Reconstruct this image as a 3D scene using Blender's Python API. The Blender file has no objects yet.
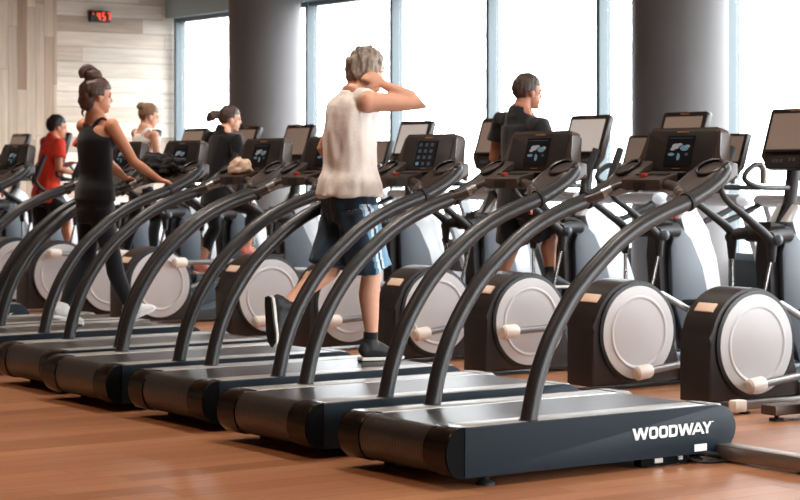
import bpy, bmesh, math, random
from mathutils import Vector, Matrix, Euler, noise
random.seed(7)
PI = math.pi
U = 0.92                    # layout unit -> metres
SC = bpy.context.scene
COL = SC.collection
V = Vector

# ------------------------------------------------------------------ materials
def srgb(r, g, b):
    def f(c):
        c /= 255.0
        return c / 12.92 if c <= .04045 else ((c + .055) / 1.055) ** 2.4
    return (f(r), f(g), f(b), 1)

def newmat(name):
    m = bpy.data.materials.new(name); m.use_nodes = True
    nt = m.node_tree
    return m, nt, nt.nodes['Principled BSDF']

def mat(name, rgb, rough=.5, metal=0.0, spec=.5, var=0.0, vscale=6, bump=0.0, bscale=200, sheen=0, coat=0.0, emit=None, es=1.0):
    m, nt, b = newmat(name)
    c = srgb(*rgb)
    b.inputs['Base Color'].default_value = c
    b.inputs['Roughness'].default_value = rough
    b.inputs['Metallic'].default_value = metal
    b.inputs['Specular IOR Level'].default_value = spec
    b.inputs['Coat Weight'].default_value = coat
    if sheen: b.inputs['Sheen Weight'].default_value = sheen
    tc = nt.nodes.new('ShaderNodeTexCoord')
    if var:
        n = nt.nodes.new('ShaderNodeTexNoise'); n.inputs['Scale'].default_value = vscale; n.inputs['Detail'].default_value = 4
        nt.links.new(tc.outputs['Object'], n.inputs['Vector'])
        r = nt.nodes.new('ShaderNodeValToRGB')
        r.color_ramp.elements[0].position = .3; r.color_ramp.elements[1].position = .7
        r.color_ramp.elements[0].color = tuple(x * (1 - var) for x in c[:3]) + (1,)
        r.color_ramp.elements[1].color = tuple(min(1, x * (1 + var)) for x in c[:3]) + (1,)
        nt.links.new(n.outputs['Fac'], r.inputs['Fac']); nt.links.new(r.outputs['Color'], b.inputs['Base Color'])
    if bump:
        n2 = nt.nodes.new('ShaderNodeTexNoise'); n2.inputs['Scale'].default_value = bscale; n2.inputs['Detail'].default_value = 3
        nt.links.new(tc.outputs['Object'], n2.inputs['Vector'])
        bp = nt.nodes.new('ShaderNodeBump'); bp.inputs['Strength'].default_value = bump; bp.inputs['Distance'].default_value = .01
        nt.links.new(n2.outputs['Fac'], bp.inputs['Height']); nt.links.new(bp.outputs['Normal'], b.inputs['Normal'])
    if emit:
        b.inputs['Emission Color'].default_value = srgb(*emit); b.inputs['Emission Strength'].default_value = es
    return m

def plank_mat(name, au, av, h, L, cols, rough=.5, bump=.3, grain=.35, gapdark=.35, spec=.5):
    """boards running along axis au, stacked along axis av; object coordinates in metres"""
    m, nt, b = newmat(name)
    N = nt.nodes.new; K = nt.links.new
    def M(op, a, bb=None):
        n = N('ShaderNodeMath'); n.operation = op
        for i, x in enumerate((a, bb)):
            if x is None: continue
            if isinstance(x, (int, float)): n.inputs[i].default_value = x
            else: K(x, n.inputs[i])
        return n.outputs[0]
    tc = N('ShaderNodeTexCoord'); sp = N('ShaderNodeSeparateXYZ'); K(tc.outputs['Object'], sp.inputs[0])
    u, v = sp.outputs[au], sp.outputs[av]
    vr = M('DIVIDE', v, h); row = M('FLOOR', vr); fv = M('FRACT', vr)
    w1 = N('ShaderNodeTexWhiteNoise'); w1.noise_dimensions = '1D'; K(row, w1.inputs['W'])
    uu = M('ADD', M('DIVIDE', u, L), M('MULTIPLY', w1.outputs['Value'], 7.31))
    colm = M('FLOOR', uu); fu = M('FRACT', uu)
    cb = N('ShaderNodeCombineXYZ'); K(row, cb.inputs[0]); K(colm, cb.inputs[1])
    w2 = N('ShaderNodeTexWhiteNoise'); w2.noise_dimensions = '2D'; K(cb.outputs[0], w2.inputs['Vector'])
    ramp = N('ShaderNodeValToRGB'); el = ramp.color_ramp.elements
    while len(el) < len(cols): el.new(.5)
    for i, c in enumerate(cols):
        el[i].position = i / (len(cols) - 1); el[i].color = srgb(*c)
    K(w2.outputs['Value'], ramp.inputs['Fac'])
    # grain
    g = N('ShaderNodeCombineXYZ'); K(M('MULTIPLY', u, 1.6), g.inputs[0]); K(M('MULTIPLY', v, 26), g.inputs[1]); K(M('MULTIPLY', w2.outputs['Value'], 40), g.inputs[2])
    ns = N('ShaderNodeTexNoise'); ns.inputs['Scale'].default_value = 1.0; ns.inputs['Detail'].default_value = 6; ns.inputs['Roughness'].default_value = .65
    K(g.outputs[0], ns.inputs['Vector'])
    gr = M('ADD', M('MULTIPLY', M('SUBTRACT', ns.outputs['Fac'], .5), grain * 2), 1.0)
    # gaps
    ev = M('LESS_THAN', M('MINIMUM', fv, M('SUBTRACT', 1.0, fv)), .022)
    eu = M('LESS_THAN', M('MINIMUM', fu, M('SUBTRACT', 1.0, fu)), .003 / max(L, .1))
    gap = M('MAXIMUM', ev, eu)
    fac = M('MULTIPLY', gr, M('SUBTRACT', 1.0, M('MULTIPLY', gap, gapdark)))
    mx = N('ShaderNodeVectorMath'); mx.operation = 'SCALE'; K(ramp.outputs['Color'], mx.inputs[0]); K(fac, mx.inputs['Scale'])
    K(mx.outputs[0], b.inputs['Base Color'])
    b.inputs['Roughness'].default_value = rough; b.inputs['Specular IOR Level'].default_value = spec
    bp = N('ShaderNodeBump'); bp.inputs['Strength'].default_value = bump; bp.inputs['Distance'].default_value = .004
    K(M('SUBTRACT', ns.outputs['Fac'], M('MULTIPLY', gap, 2.0)), bp.inputs['Height']); K(bp.outputs['Normal'], b.inputs['Normal'])
    return m

def tread_mat(name, rgb, rough, metal, fx, fy, strength, diamond=False, spec=.5):
    """ribbed / knurled surface: ridges across x (period fx) and along y (period fy), metres"""
    m, nt, b = newmat(name)
    N = nt.nodes.new; K = nt.links.new
    def M(op, a, bb=None):
        n = N('ShaderNodeMath'); n.operation = op
        for i, x in enumerate((a, bb)):
            if x is None: continue
            if isinstance(x, (int, float)): n.inputs[i].default_value = x
            else: K(x, n.inputs[i])
        return n.outputs[0]
    tc = N('ShaderNodeTexCoord'); sp = N('ShaderNodeSeparateXYZ'); K(tc.outputs['Object'], sp.inputs[0])
    x, y, z = sp.outputs
    # unroll around the drum so the pattern carries down the rear face
    x = M('SUBTRACT', x, z)
    if diamond:
        p, q = M('ADD', x, y), M('SUBTRACT', x, y)
        hgt = M('MULTIPLY', M('SINE', M('MULTIPLY', p, 2 * PI / fx)), M('SINE', M('MULTIPLY', q, 2 * PI / fy)))
        hgt = M('GREATER_THAN', hgt, .15); dark = M('SUBTRACT', 1.0, M('MULTIPLY', hgt, .35))
    else:
        slat = M('FRACT', M('DIVIDE', x, fx)); groove = M('LESS_THAN', slat, .12)
        ribs = M('SINE', M('MULTIPLY', y, 2 * PI / fy))
        hgt = M('SUBTRACT', M('MULTIPLY', ribs, .5), M('MULTIPLY', groove, 2.0))
        dark = M('MULTIPLY', M('SUBTRACT', 1.0, M('MULTIPLY', groove, .75)), M('ADD', 1.0, M('MULTIPLY', ribs, .35)))
    mx = N('ShaderNodeVectorMath'); mx.operation = 'SCALE'; mx.inputs[0].default_value = srgb(*rgb)[:3]; K(dark, mx.inputs['Scale'])
    K(mx.outputs[0], b.inputs['Base Color'])
    bp = N('ShaderNodeBump'); bp.inputs['Strength'].default_value = strength; bp.inputs['Distance'].default_value = .004
    K(hgt, bp.inputs['Height']); K(bp.outputs['Normal'], b.inputs['Normal'])
    b.inputs['Roughness'].default_value = rough; b.inputs['Metallic'].default_value = metal; b.inputs['Specular IOR Level'].default_value = spec
    return m

M_ = dict(
    frame=mat('powder_coated_metal', (31, 31, 33), .4, .0, .5, var=.06, vscale=3),
    panel=mat('dark_teal_panel', (24, 36, 45), .5, 0, .18, var=.06, vscale=5, bump=.05),
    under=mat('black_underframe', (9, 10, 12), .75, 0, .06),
    belt=tread_mat('slat_belt_rubber', (30, 28, 27), .3, 0, .06, .022, .22, spec=1.0),
    strip=tread_mat('knurled_aluminium', (196, 195, 193), .38, .75, .03, .03, .5, diamond=True),
    cap=mat('brushed_dark_steel', (50, 44, 41), .26, .9, .5, var=.05, vscale=30),
    cover=mat('front_cover_plastic', (140, 146, 150), .3, .5, .6),
    dash=mat('dash_plastic', (66, 57, 52), .42, 0, .5, bump=.05),
    face=mat('console_face', (40, 37, 36), .45, 0, .5),
    screen=mat('dark_screen', (9, 11, 15), .5, 0, .2),
    ui=mat('screen_blue_picture', (90, 130, 150), .4, emit=(96, 136, 158), es=.25),
    uiw=mat('screen_pale_picture', (150, 160, 165), .4, emit=(130, 146, 156), es=.25),
    uid=mat('screen_tile', (40, 48, 56), .4, emit=(46, 56, 66), es=.8),
    badge=mat('badge_metal', (190, 150, 120), .3, .7),
    red=mat('red_plastic', (150, 42, 24), .35),
    silver=mat('silver_metal', (185, 185, 182), .3, .9),
    white_print=mat('white_print', (225, 230, 232), .5),
    rubber=mat('black_rubber', (20, 20, 22), .7),
    e_house=mat('elliptical_dark_plastic', (38, 32, 30), .34, 0, .6, var=.06, vscale=4),
    e_disk=mat('pale_grey_disk', (216, 216, 218), .42, 0, .4),
    e_rim=mat('disk_rim_black', (24, 25, 28), .4),
    e_arm=mat('satin_aluminium', (150, 148, 146), .35, .8),
    e_cap=mat('cream_plastic_cap', (240, 230, 220), .4),
    e_label=mat('label_peach_reflection', (240, 212, 188), .3),  # warm reflected light put into the plate's colour
    e_white=mat('white_gloss_shroud', (196, 200, 204), .25, 0, .5, coat=.3),
    e_grey=mat('blue_grey_plastic', (72, 83, 94), .45),
    e_base=mat('blue_grey_base', (84, 98, 108), .35, .2),
    e_screen=mat('touchscreen', (120, 104, 94), .25, 0, .5, emit=(160, 138, 122), es=.35),  # warm room reflection on a dark screen, painted as colour and glow
    e_screen_glare=mat('touchscreen_painted_glare', (150, 140, 132), .25, 0, .5, emit=(205, 196, 188), es=.6),  # same painted reflection, paler and glowing more
    e_btn=mat('button_panel', (48, 42, 39), .35),
    foam=mat('black_foam_grip', (36, 36, 37), .6, bump=.1),
    chrome=mat('polished_rod', (170, 170, 168), .22, 1.0),
    pillar=mat('pillar_grey_paint', (98, 96, 96), .55, 0, .4, var=.05, vscale=2),
    mullion=mat('window_frame_blue_grey', (84, 96, 101), .55, 0),
    sillm=mat('dark_sill', (40, 50, 55), .5),
    soffit=mat('dark_teal_soffit', (150, 172, 180), .6),
    ceiling=mat('ceiling_paint', (150, 130, 112), .8),
    wallw=mat('warm_wood_wall', (150, 105, 72), .55, var=.2, vscale=2),
    parapet=mat('terrace_wall_grey', (76, 82, 84), .9),
    leaf=mat('hedge_leaves', (62, 72, 56), .8, var=.4, vscale=4),
    pave=mat('terrace_paving', (70, 72, 72), .9, var=.1, vscale=2),
)
M_['floor'] = plank_mat('oak_floor', 0, 1, .17, 1.5, [(140, 92, 62), (160, 110, 76), (150, 100, 68), (170, 120, 86)], rough=.36, bump=.12, grain=.3, gapdark=.45)
M_['wood_h'] = plank_mat('weathered_boards_level', 0, 2, .2, 2.6, [(186, 170, 154), (214, 204, 192), (196, 186, 174), (224, 216, 206), (170, 154, 138), (206, 194, 180)], rough=.8, bump=.4, grain=.42, gapdark=.5)
M_['wood_v'] = plank_mat('weathered_boards_upright', 2, 0, .125, 1.7, [(178, 158, 138), (216, 198, 178), (196, 178, 158), (226, 210, 192), (162, 136, 112), (208, 190, 170)], rough=.8, bump=.4, grain=.42, gapdark=.5)

m, nt, b = newmat('window_glass')
b.inputs['Base Color'].default_value = (1, 1, 1, 1); b.inputs['Roughness'].default_value = 0
b.inputs['Alpha'].default_value = .06; b.inputs['IOR'].default_value = 1.45
M_['glass'] = m

# ------------------------------------------------------------------ mesh builder
def catmull(pts, k=6):
    pts = [V(p) for p in pts]
    if len(pts) < 3: return pts
    P = [pts[0] * 2 - pts[1]] + pts + [pts[-1] * 2 - pts[-2]]
    out = []
    for i in range(1, len(P) - 2):
        for j in range(k):
            t = j / k
            a, b_, c, d = P[i - 1], P[i], P[i + 1], P[i + 2]
            out.append(.5 * ((2 * b_) + (c - a) * t + (2 * a - 5 * b_ + 4 * c - d) * t * t + (3 * b_ - a - 3 * c + d) * t ** 3))
    out.append(pts[-1]); return out

def interp(vals, n):
    if isinstance(vals, (int, float)): return [vals] * n
    out = []
    for i in range(n):
        t = i / (n - 1) * (len(vals) - 1); j = min(int(t), len(vals) - 2); f = t - j
        out.append(vals[j] * (1 - f) + vals[j + 1] * f)
    return out

class MB:
    def __init__(s): s.bm = bmesh.new()
    def _poly(s, vs, mi):
        try:
            f = s.bm.faces.new(vs); f.material_index = mi; return f
        except ValueError: return None
    def box(s, c, size, rot=None, mi=0, bev=0.0, seg=2):
        hx, hy, hz = (x / 2 for x in size)
        R = rot.to_matrix() if isinstance(rot, Euler) else (rot or Matrix.Identity(3))
        vs = [s.bm.verts.new(V(c) + R @ V((x * hx, y * hy, z * hz))) for x in (-1, 1) for y in (-1, 1) for z in (-1, 1)]
        fs = [s._poly([vs[i] for i in q], mi) for q in ((0, 1, 3, 2), (4, 6, 7, 5), (0, 4, 5, 1), (2, 3, 7, 6), (0, 2, 6, 4), (1, 5, 7, 3))]
        if bev:
            es = list({e for f in fs for e in f.edges})
            r = bmesh.ops.bevel(s.bm, geom=es, offset=bev, segments=seg, affect='EDGES', profile=.5)
            for f in r['faces']: f.material_index = mi
        return s
    def ring_loft(s, rings, mi=0, cap=True, closed=True):
        rows = [[s.bm.verts.new(p) for p in r] for r in rings]
        n = len(rows[0])
        for a, b_ in zip(rows[:-1], rows[1:]):
            for i in range(n if closed else n - 1):
                j = (i + 1) % n; s._poly([a[i], a[j], b_[j], b_[i]], mi)
        if cap:
            s._poly(list(reversed(rows[0])), mi); s._poly(rows[-1], mi)
        return s
    def tube(s, pts, r, n=10, k=0, mi=0, cap=True, b=None, side=None):
        """round tube, or an oval one with half widths r (along side) and b"""
        pts = catmull(pts, k) if k else [V(p) for p in pts]
        rs = interp(r, len(pts)); bs = interp(b, len(pts)) if b is not None else rs
        rings = []; prev = V(side) if side else None
        for i, p in enumerate(pts):
            t = (pts[min(i + 1, len(pts) - 1)] - pts[max(i - 1, 0)]).normalized()
            if prev is None: prev = t.orthogonal()
            u = prev - t * prev.dot(t)
            u = u.normalized() if u.length > 1e-5 else t.orthogonal().normalized()
            w = t.cross(u)
            rings.append([p + u * (rs[i] * math.cos(2 * PI * j / n)) + w * (bs[i] * math.sin(2 * PI * j / n)) for j in range(n)])
            prev = u
        return s.ring_loft(rings, mi, cap)
    def lathe(s, prof, c=(0, 0, 0), axis=(0, 0, 1), n=32, mi=0, cap=True, arc=None):
        ax = V(axis).normalized(); u = ax.orthogonal().normalized()
        w = ax.cross(u); c = V(c)
        rings = [[c + ax * h + (u * math.cos(2 * PI * j / n) + w * math.sin(2 * PI * j / n)) * max(r, 1e-4) for j in range(n)] for r, h in prof]
        return s.ring_loft(rings, mi, cap)
    def prism(s, poly, fn, a, b_, mi=0, bev=0.0, seg=2):
        """poly of 2-D points, fn(u, v, w) -> 3-D, extruded from w=a to w=b"""
        A = [s.bm.verts.new(fn(u, v, a)) for u, v in poly]; B = [s.bm.verts.new(fn(u, v, b_)) for u, v in poly]
        n = len(poly); fs = []
        f0 = s._poly(list(reversed(A)), mi); f1 = s._poly(B, mi)
        for i in range(n): fs.append(s._poly([A[i], A[(i + 1) % n], B[(i + 1) % n], B[i]], mi))
        if bev:
            es = list(f0.edges) + list(f1.edges)
            r = bmesh.ops.bevel(s.bm, geom=es, offset=bev, segments=seg, affect='EDGES', profile=.5)
            for f in r['faces']: f.material_index = mi
        return s
    def ell(s, c, rad, R=None, n=16, m=10, mi=0):
        R = R or Matrix.Identity(3); c = V(c)
        rings = []
        for i in range(m + 1):
            th = PI * i / m; rr = max(math.sin(th), 1e-3)
            rings.append([c + R @ V((rad[0] * rr * math.cos(2 * PI * j / n), rad[1] * rr * math.sin(2 * PI * j / n), -rad[2] * math.cos(th))) for j in range(n)])
        return s.ring_loft(rings, mi, True)
    def stroke(s, p, q, t, y0, y1, mi=0):
        p, q = V(p), V(q); d = (q - p).normalized(); n = V((-d.y, d.x)) * t / 2
        return s.prism([tuple(p - n), tuple(q - n), tuple(q + n), tuple(p + n)], lambda u, v, w: V((u, w, v)), y0, y1, mi)
    def mesh(s, name, mats):
        bmesh.ops.recalc_face_normals(s.bm, faces=s.bm.faces)
        for v in s.bm.verts: v.co *= U
        me = bpy.data.meshes.new(name); s.bm.to_mesh(me); s.bm.free()
        for m in (mats if isinstance(mats, (list, tuple)) else [mats]): me.materials.append(M_[m] if isinstance(m, str) else m)
        return me
    def build(s, name, mats, parent=None, sharp=38, smooth=True):
        me = s.mesh(name, mats)
        if smooth:
            me.shade_smooth(); me.set_sharp_from_angle(angle=math.radians(sharp))
        o = bpy.data.objects.new(name, me); COL.objects.link(o)
        if parent: o.parent = parent
        return o

def empty(name, loc, label, cat, group=None, rz=0.0):
    o = bpy.data.objects.new(name, None); COL.objects.link(o)
    o.location = V(loc) * U; o.rotation_euler = (0, 0, rz); o.empty_display_size = .2
    return tag(o, label, cat, group)
def tag(o, label, cat, group=None):
    o['label'] = label; o['category'] = cat
    if group: o['group'] = group
    return o
def struct(o): o['kind'] = 'structure'; return o
CH = {}
def copy_tree(o, parent=None):
    c = o.copy(); COL.objects.link(c)
    if parent: c.parent = parent
    for ch in list(o.children): copy_tree(ch, c)
    return c
XZ = lambda u, v, w: V((u, w, v))
def arc(cx, cy, r, a0, a1, n):
    return [(cx + r * math.cos(math.radians(a0 + (a1 - a0) * i / n)), cy + r * math.sin(math.radians(a0 + (a1 - a0) * i / n))) for i in range(n + 1)]

# ------------------------------------------------------------------ room shell
XW, YL, ZC = 8.6, 19.7, 4.3
XB, YR = -9.5, -9.5
def slab(name, c, size, m, **k):
    return struct(MB().box(c, size, **k).build(name, m, smooth=False))
slab('floor', ((XB + XW) / 2, (YR + YL) / 2, -.05), (XW - XB + .6, YL - YR + .6, .1), 'floor')
slab('ceiling', ((XB + XW) / 2, (YR + YL) / 2, ZC + .05), (XW - XB + .6, YL - YR + .6, .1), 'ceiling')
slab('wall_left', ((XB + XW) / 2, YL + .1, ZC / 2), (XW - XB, .2, ZC), 'wood_h')
slab('wall_left_2', ((XB + 6.44) / 2, YL - .25, ZC / 2), (6.44 - XB, .5, ZC), 'wood_v')
slab('wall_back', (XB - .1, (YR + YL) / 2, ZC / 2), (.2, YL - YR, ZC), 'wallw')
slab('wall_right', ((XB + .5) / 2, YR - .1, ZC / 2), (.5 - XB, .2, ZC), 'ceiling')
slab('trim_40', ((.5 + XW) / 2, YR - .1, .3), (XW - .5, .2, .6), 'sillm')
slab('trim_41', ((.5 + XW) / 2, YR - .1, (3.72 + ZC) / 2), (XW - .5, .2, ZC - 3.72), 'soffit')
# window wall: sill, soffit, mullions, panes
slab('wall_front', (XW + .1, (YR + YL) / 2, .30), (.24, YL - YR, .6), 'sillm')
slab('trim_1', (XW, (YR + YL) / 2, (3.72 + ZC) / 2), (.36, YL - YR, ZC - 3.72), 'soffit')
S = .138 * (XW + 5.748)
yk = -6.7054 + 1.0269 * (XW + 5.748)
ys = []
y = yk
while y > YR: y -= S
y += S
while y < YL - .3: ys.append(y); y += S
ys = [YR] + ys + [YL - .12]
for i, y in enumerate(ys):
    struct(MB().box((XW, y, 2.16), (.17, .06, 3.15), bev=.006).build('trim_%d' % (i + 2), 'mullion', smooth=False))
for i, (a, c) in enumerate(zip(ys[:-1], ys[1:])):
    fr = MB()
    fr.box((XW, (a + c) / 2, .63), (.14, c - a - .1, .07)).box((XW, (a + c) / 2, 3.69), (.14, c - a - .1, .06))
    w = struct(fr.build('window_%d' % (i + 1), 'mullion', smooth=False))
    MB().box((XW + .02, (a + c) / 2, 2.16), (.02, c - a - .1, 3.0)).build('pane', 'glass', w, smooth=False)
# round pillars
Dp = 13.62
for i, ym in enumerate((1.6628, 1.0805)):
    p = MB().lathe([(.475, 0), (.475, 4.3)], (-5.748 + Dp, -6.7054 + Dp * ym, 0), n=64).build('pillar', 'pillar')
    struct(p)
# outside: terrace, low wall, shrubs
slab('terrace_ground', (XW + 16, 6, -.2), (31, 90, .2), 'pave')
slab('terrace_wall', (XW + 22, 9.6, 1.0), (.4, 22, 2.4), 'parapet')
def bush(c, r, label):
    mb = MB()
    rnd = random.Random(int(c[1] * 10))
    for _ in range(420):
        a, bq = rnd.uniform(0, 2 * PI), math.acos(rnd.uniform(-.4, 1)); rr = r * rnd.uniform(.75, 1.05)
        p = V(c) + V((math.cos(a) * math.sin(bq), math.sin(a) * math.sin(bq), math.cos(bq) * 1.1)) * rr
        R = Euler((rnd.uniform(0, 6), rnd.uniform(0, 6), rnd.uniform(0, 6))).to_matrix(); s_ = .09
        q = [p + R @ V(v) * s_ for v in ((-1, 0, 0), (0, -.5, .2), (1, 0, 0), (0, .5, .2))]
        mb._poly([mb.bm.verts.new(x) for x in q], 0)
    mb.ell(c, (r * .8, r * .8, r * .85))
    o = mb.build('shrub', 'leaf'); tag(o, label, 'shrub'); return o
bush((XW + 5.0, 9.2, .45), .75, 'pale green shrub outside the glass behind the second elliptical')

# ------------------------------------------------------------------ wall clock  (4:57)
ck = empty('digital_clock', (7.32, YL - .05, 3.70), 'small black digital wall clock with red digits on pale boards', 'clock')
MB().box((0, 0, 0), (.32, .1, .165), bev=.012).build('case', mat('clock_case', (24, 20, 20), .4), ck)
led = mat('red_led', (255, 70, 40), .5, emit=(255, 84, 48), es=1.3)
mb = MB()
SEG = {'4': 'fgbc', '5': 'afgcd', '7': 'abc'}
for k, (ch, cx) in enumerate((('4', -.035), ('5', .045), ('7', .122))):
    w_, h_, t = .046, .052, .015
    q = dict(a=((-1, 1), (1, 1)), b=((1, 1), (1, 0)), c=((1, 0), (1, -1)), d=((-1, -1), (1, -1)), e=((-1, 0), (-1, -1)), f=((-1, 1), (-1, 0)), g=((-1, 0), (1, 0)))
    for s_ in SEG[ch]:
        (x0, z0), (x1, z1) = q[s_]
        mb.stroke((cx + x0 * w_ / 2 * .75, z0 * h_), (cx + x1 * w_ / 2 * .75, z1 * h_), t, -.056, -.051)
mb.build('digits', led, ck, smooth=False)
MB().box((-.12, -.052, .03), (.018, .006, .018)).build('indicator_dot', led, ck, smooth=False)

# ------------------------------------------------------------------ treadmill
TW, TL, TD = .94, 1.78, .29
CU = V((.062, 0, .225)).normalized()      # console face: upward direction
CN = V((-CU.z, 0, CU.x))                  # towards the runner
CO = V((1.79, TW / 2, 1.49))              # middle of its lower edge
def CF(u, v, w): return CO + V((0, -u, 0)) + CU * v + CN * w     # u to the runner's right
def make_treadmill():
    T = empty('treadmill', (0, 0, 0), 'x', 'treadmill')
    yb0, yb1 = .2, .74
    # side panels
    prof = [(0.02, .05), (TL - .12, .05)] + [(TL - .13 + .13 * math.cos(math.radians(a)), .17 + .12 * math.sin(math.radians(a))) for a in range(-90, 91, 12)] + [(.02, .29)]
    for y0, y1 in ((0, .03), (TW - .03, TW)):
        MB().prism(prof, XZ, y0, y1, bev=.005).build('side_panel', 'panel', T)
    # rear end caps: rounded metal over the roller ends, dark disc on the outside
    cp = [(.06, .05)] + [(.005 - .095 * math.cos(math.radians(a)), .17 + .12 * math.sin(math.radians(a))) for a in range(-90, 91, 10)] + [(.06, .29)]
    for y0, y1, yd in ((.012, yb0 - .006, .004), (yb1 + .006, TW - .012, TW - .012)):
        c = MB().prism(cp, XZ, y0, y1, bev=.006).build('end_cap', 'cap', T)
        MB().prism([(x * 1.0 if x > 0 else x * .97, z) for x, z in cp], XZ, yd, yd + .008).build('cap_plate', 'under', c)
    # belt: loop over rear and front rollers
    r = .115
    lp = [(.005 - .09 * math.cos(math.radians(a)), .172 + r * math.sin(math.radians(a))) for a in range(-90, 91, 9)]
    lp += [(TL - .16 + r * math.cos(math.radians(a)), .172 + r * math.sin(math.radians(a))) for a in range(90, -91, -9)]
    MB().prism(lp, XZ, yb0, yb1).build('belt', 'belt', T, sharp=50)
    # foot rails beside the belt
    for y0, y1 in ((.03, yb0 - .004), (yb1 + .004, TW - .03)):
        mb = MB().box((.88, (y0 + y1) / 2, .278), (1.64, y1 - y0, .024), bev=.004); mb.build('foot_rail', 'strip', T)
    # front roller cover
    fc = [(TL - .17, .294)] + [(TL - .13 + .126 * math.cos(math.radians(a)), .17 + .124 * math.sin(math.radians(a))) for a in range(88, -91, -12)] + [(TL - .2, .06), (TL - .2, .1)]
    for y0, y1 in ((.031, yb0 - .004), (yb1 + .004, TW - .031)): MB().prism(fc, XZ, y0, y1).build('front_cover', 'cover', T)
    MB().box((.85, TW / 2, .09), (1.5, TW - .08, .09)).build('underframe', 'under', T)
    for x, y in ((.2, .08), (.2, TW - .08), (1.56, .08), (1.56, TW - .08)):
        MB().lathe([(.045, 0), (.045, .012), (.016, .03), (.016, .06)], (x, y, 0), n=16).build('levelling_foot', 'rubber', T)
    # handrails
    path = [(.455, .285), (.505, .48), (.59, .675), (.715, .86), (.82, .972), (.925, 1.06), (1.03, 1.14), (1.165, 1.217), (1.33, 1.285), (1.50, 1.34), (1.655, 1.41), (1.74, 1.463), (1.778, 1.505), (1.768, 1.535)]
    for y, s_ in ((.07, 1), (TW - .07, -1)):
        pts = [V((x, y + (0 if x < 1.6 else s_ * (x - 1.6) * .1), z)) for x, z in path]
        h = MB().tube(pts, [.0425] * 12 + [.041, .033], n=16, k=4).build('handrail', 'frame', T)
        MB().lathe([(.049, 0), (.049, .005), (.044, .008)], (.455, y, .286), n=20).build('base_collar', 'rubber', h)
        d = (V((1.52, 0, 1.345)) - V((1.49, 0, 1.335))).normalized()
        MB().lathe([(.049, -.012), (.051, -.01), (.051, .01), (.049, .012)], (1.505, y, 1.341), d, n=20).build('clamp_ring', 'rubber', h)
    # console body
    con = empty('console', (0, 0, 0), '', '')
    del con['label']; del con['category']; con.parent = T
    face = [(-.40, -.015), (-.37, .03), (-.325, .055), (-.30, .10)] + [(-.285, .22)] + arc(-.255, .225, .028, 170, 90, 4) + arc(.255, .225, .028, 90, 10, 4) + [(.285, .22), (.30, .10), (.325, .055), (.37, .03), (.40, -.015), (.3, -.05), (-.3, -.05)]
    sh = MB().prism(face, CF, -.075, 0, bev=.012).build('console_shell', 'dash', con)
    pl = [(-.265, .015)] + [(-.262, .215)] + arc(-.245, .22, .016, 170, 90, 3) + arc(.245, .22, .016, 90, 10, 3) + [(.262, .215), (.265, .015)]
    MB().prism(pl, CF, 0, .006, bev=.002).build('front_plate', 'face', con)
    MB().prism([(-.045, .222), (.045, .222), (.045, .232), (-.045, .232)], CF, .004, .009).build('badge', 'badge', con)
    MB().prism([(-.03, .02), (.03, .02), (.03, .024), (-.03, .024)], CF, .006, .008).build('lower_mark', 'badge', con)
    # dash: tray between the arms, arms out to the rails, cup holders
    d = MB()
    d.prism([(1.60, 1.395), (1.60, 1.452), (1.63, 1.466), (1.86, 1.512), (1.86, 1.45), (1.72, 1.395)], XZ, .39, .70, bev=.008)
    d.build('dash_tray', 'dash', T)
    MB().box((1.80, .29, 1.455), (.14, .24, .07), bev=.01).build('dash_shade_block', 'under', T)  # black block painting the shade of the opening under the console
    rec = MB().prism([(.42, 1.675), (.67, 1.675), (.67, 1.71), (.42, 1.71)], lambda u, v, w: V((v, u, 1.4735 + (v - 1.655) * .22 + w)), 0, .004).build('ledge_mat', 'rubber', T)
    for y, s_ in ((.07, 1), (TW - .07, -1)):
        Y = lambda q: y + s_ * q
        e1, e2 = (.20, .33) if s_ > 0 else (.12, .18)
        arm = MB().tube([(1.46, Y(.012), 1.335), (1.53, Y(.07), 1.365), (1.61, Y(e1), 1.41), (1.66, Y(e2), 1.425)], [.022, .024, .026, .03], n=12, k=4).build('inner_arm', 'dash', T)
        for t in (.56, .70):
            p0, p1 = V((1.53, Y(.07), 1.365)), V((1.61, Y(e1), 1.41))
            c = p0.lerp(p1, (t - .4) * 2); MB().lathe([(.0265, -.014), (.0265, .014)], c, p1 - p0, n=16).build('sensor_band', 'silver', arm)
        sd = MB()
        sd.prism([(1.55, 1.365), (1.62, 1.415), (1.70, 1.50), (1.80, 1.555), (1.87, 1.54), (1.87, 1.46), (1.75, 1.44), (1.66, 1.385)], XZ, min(Y(.0), Y(.21)), max(Y(.0), Y(.21)), bev=.02)
        sd.build('side_pod', 'dash', T)
        ax = V((-.62, -s_ * .12, 1)).normalized(); c = V((1.745, Y(.08), 1.50))
        ch = MB().lathe([(.066, .012), (.078, .016), (.08, .03), (.074, .034), (.064, .03)], c, ax, n=28, cap=False).build('cup_holder', 'frame', T)
        MB().lathe([(.064, .03), (.060, .006), (.001, .005)], c, ax, n=28, cap=False).build('cup_well', 'under', ch)
    sb = MB().lathe([(.024, 0), (.024, .008), (.018, .016), (.002, .018)], (1.645, .56, 1.470), (-.2, 0, 1), n=16).build('stop_button', 'red', T)
    MB().prism([(.50, 1.405), (.60, 1.405), (.60, 1.44), (.50, 1.44)], lambda u, v, w: V((1.60 - w, u, v)), 0, .004).build('button_label', 'face', T)
    MB().tube([(1.66, .34, 1.40), (1.655, .335, 1.33), (1.655, .33, 1.28)], .004, n=6, k=3).build('safety_cord', 'red', T)
    MB().box((1.655, .33, 1.265), (.02, .02, .04), bev=.004).build('safety_clip', 'red', T)
    # lettering on the outer panel
    lt = MB(); X0, Z0, H, t, w = 1.07, .150, .060, .0155, .060
    y0, y1 = -.004, -.0005
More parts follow.
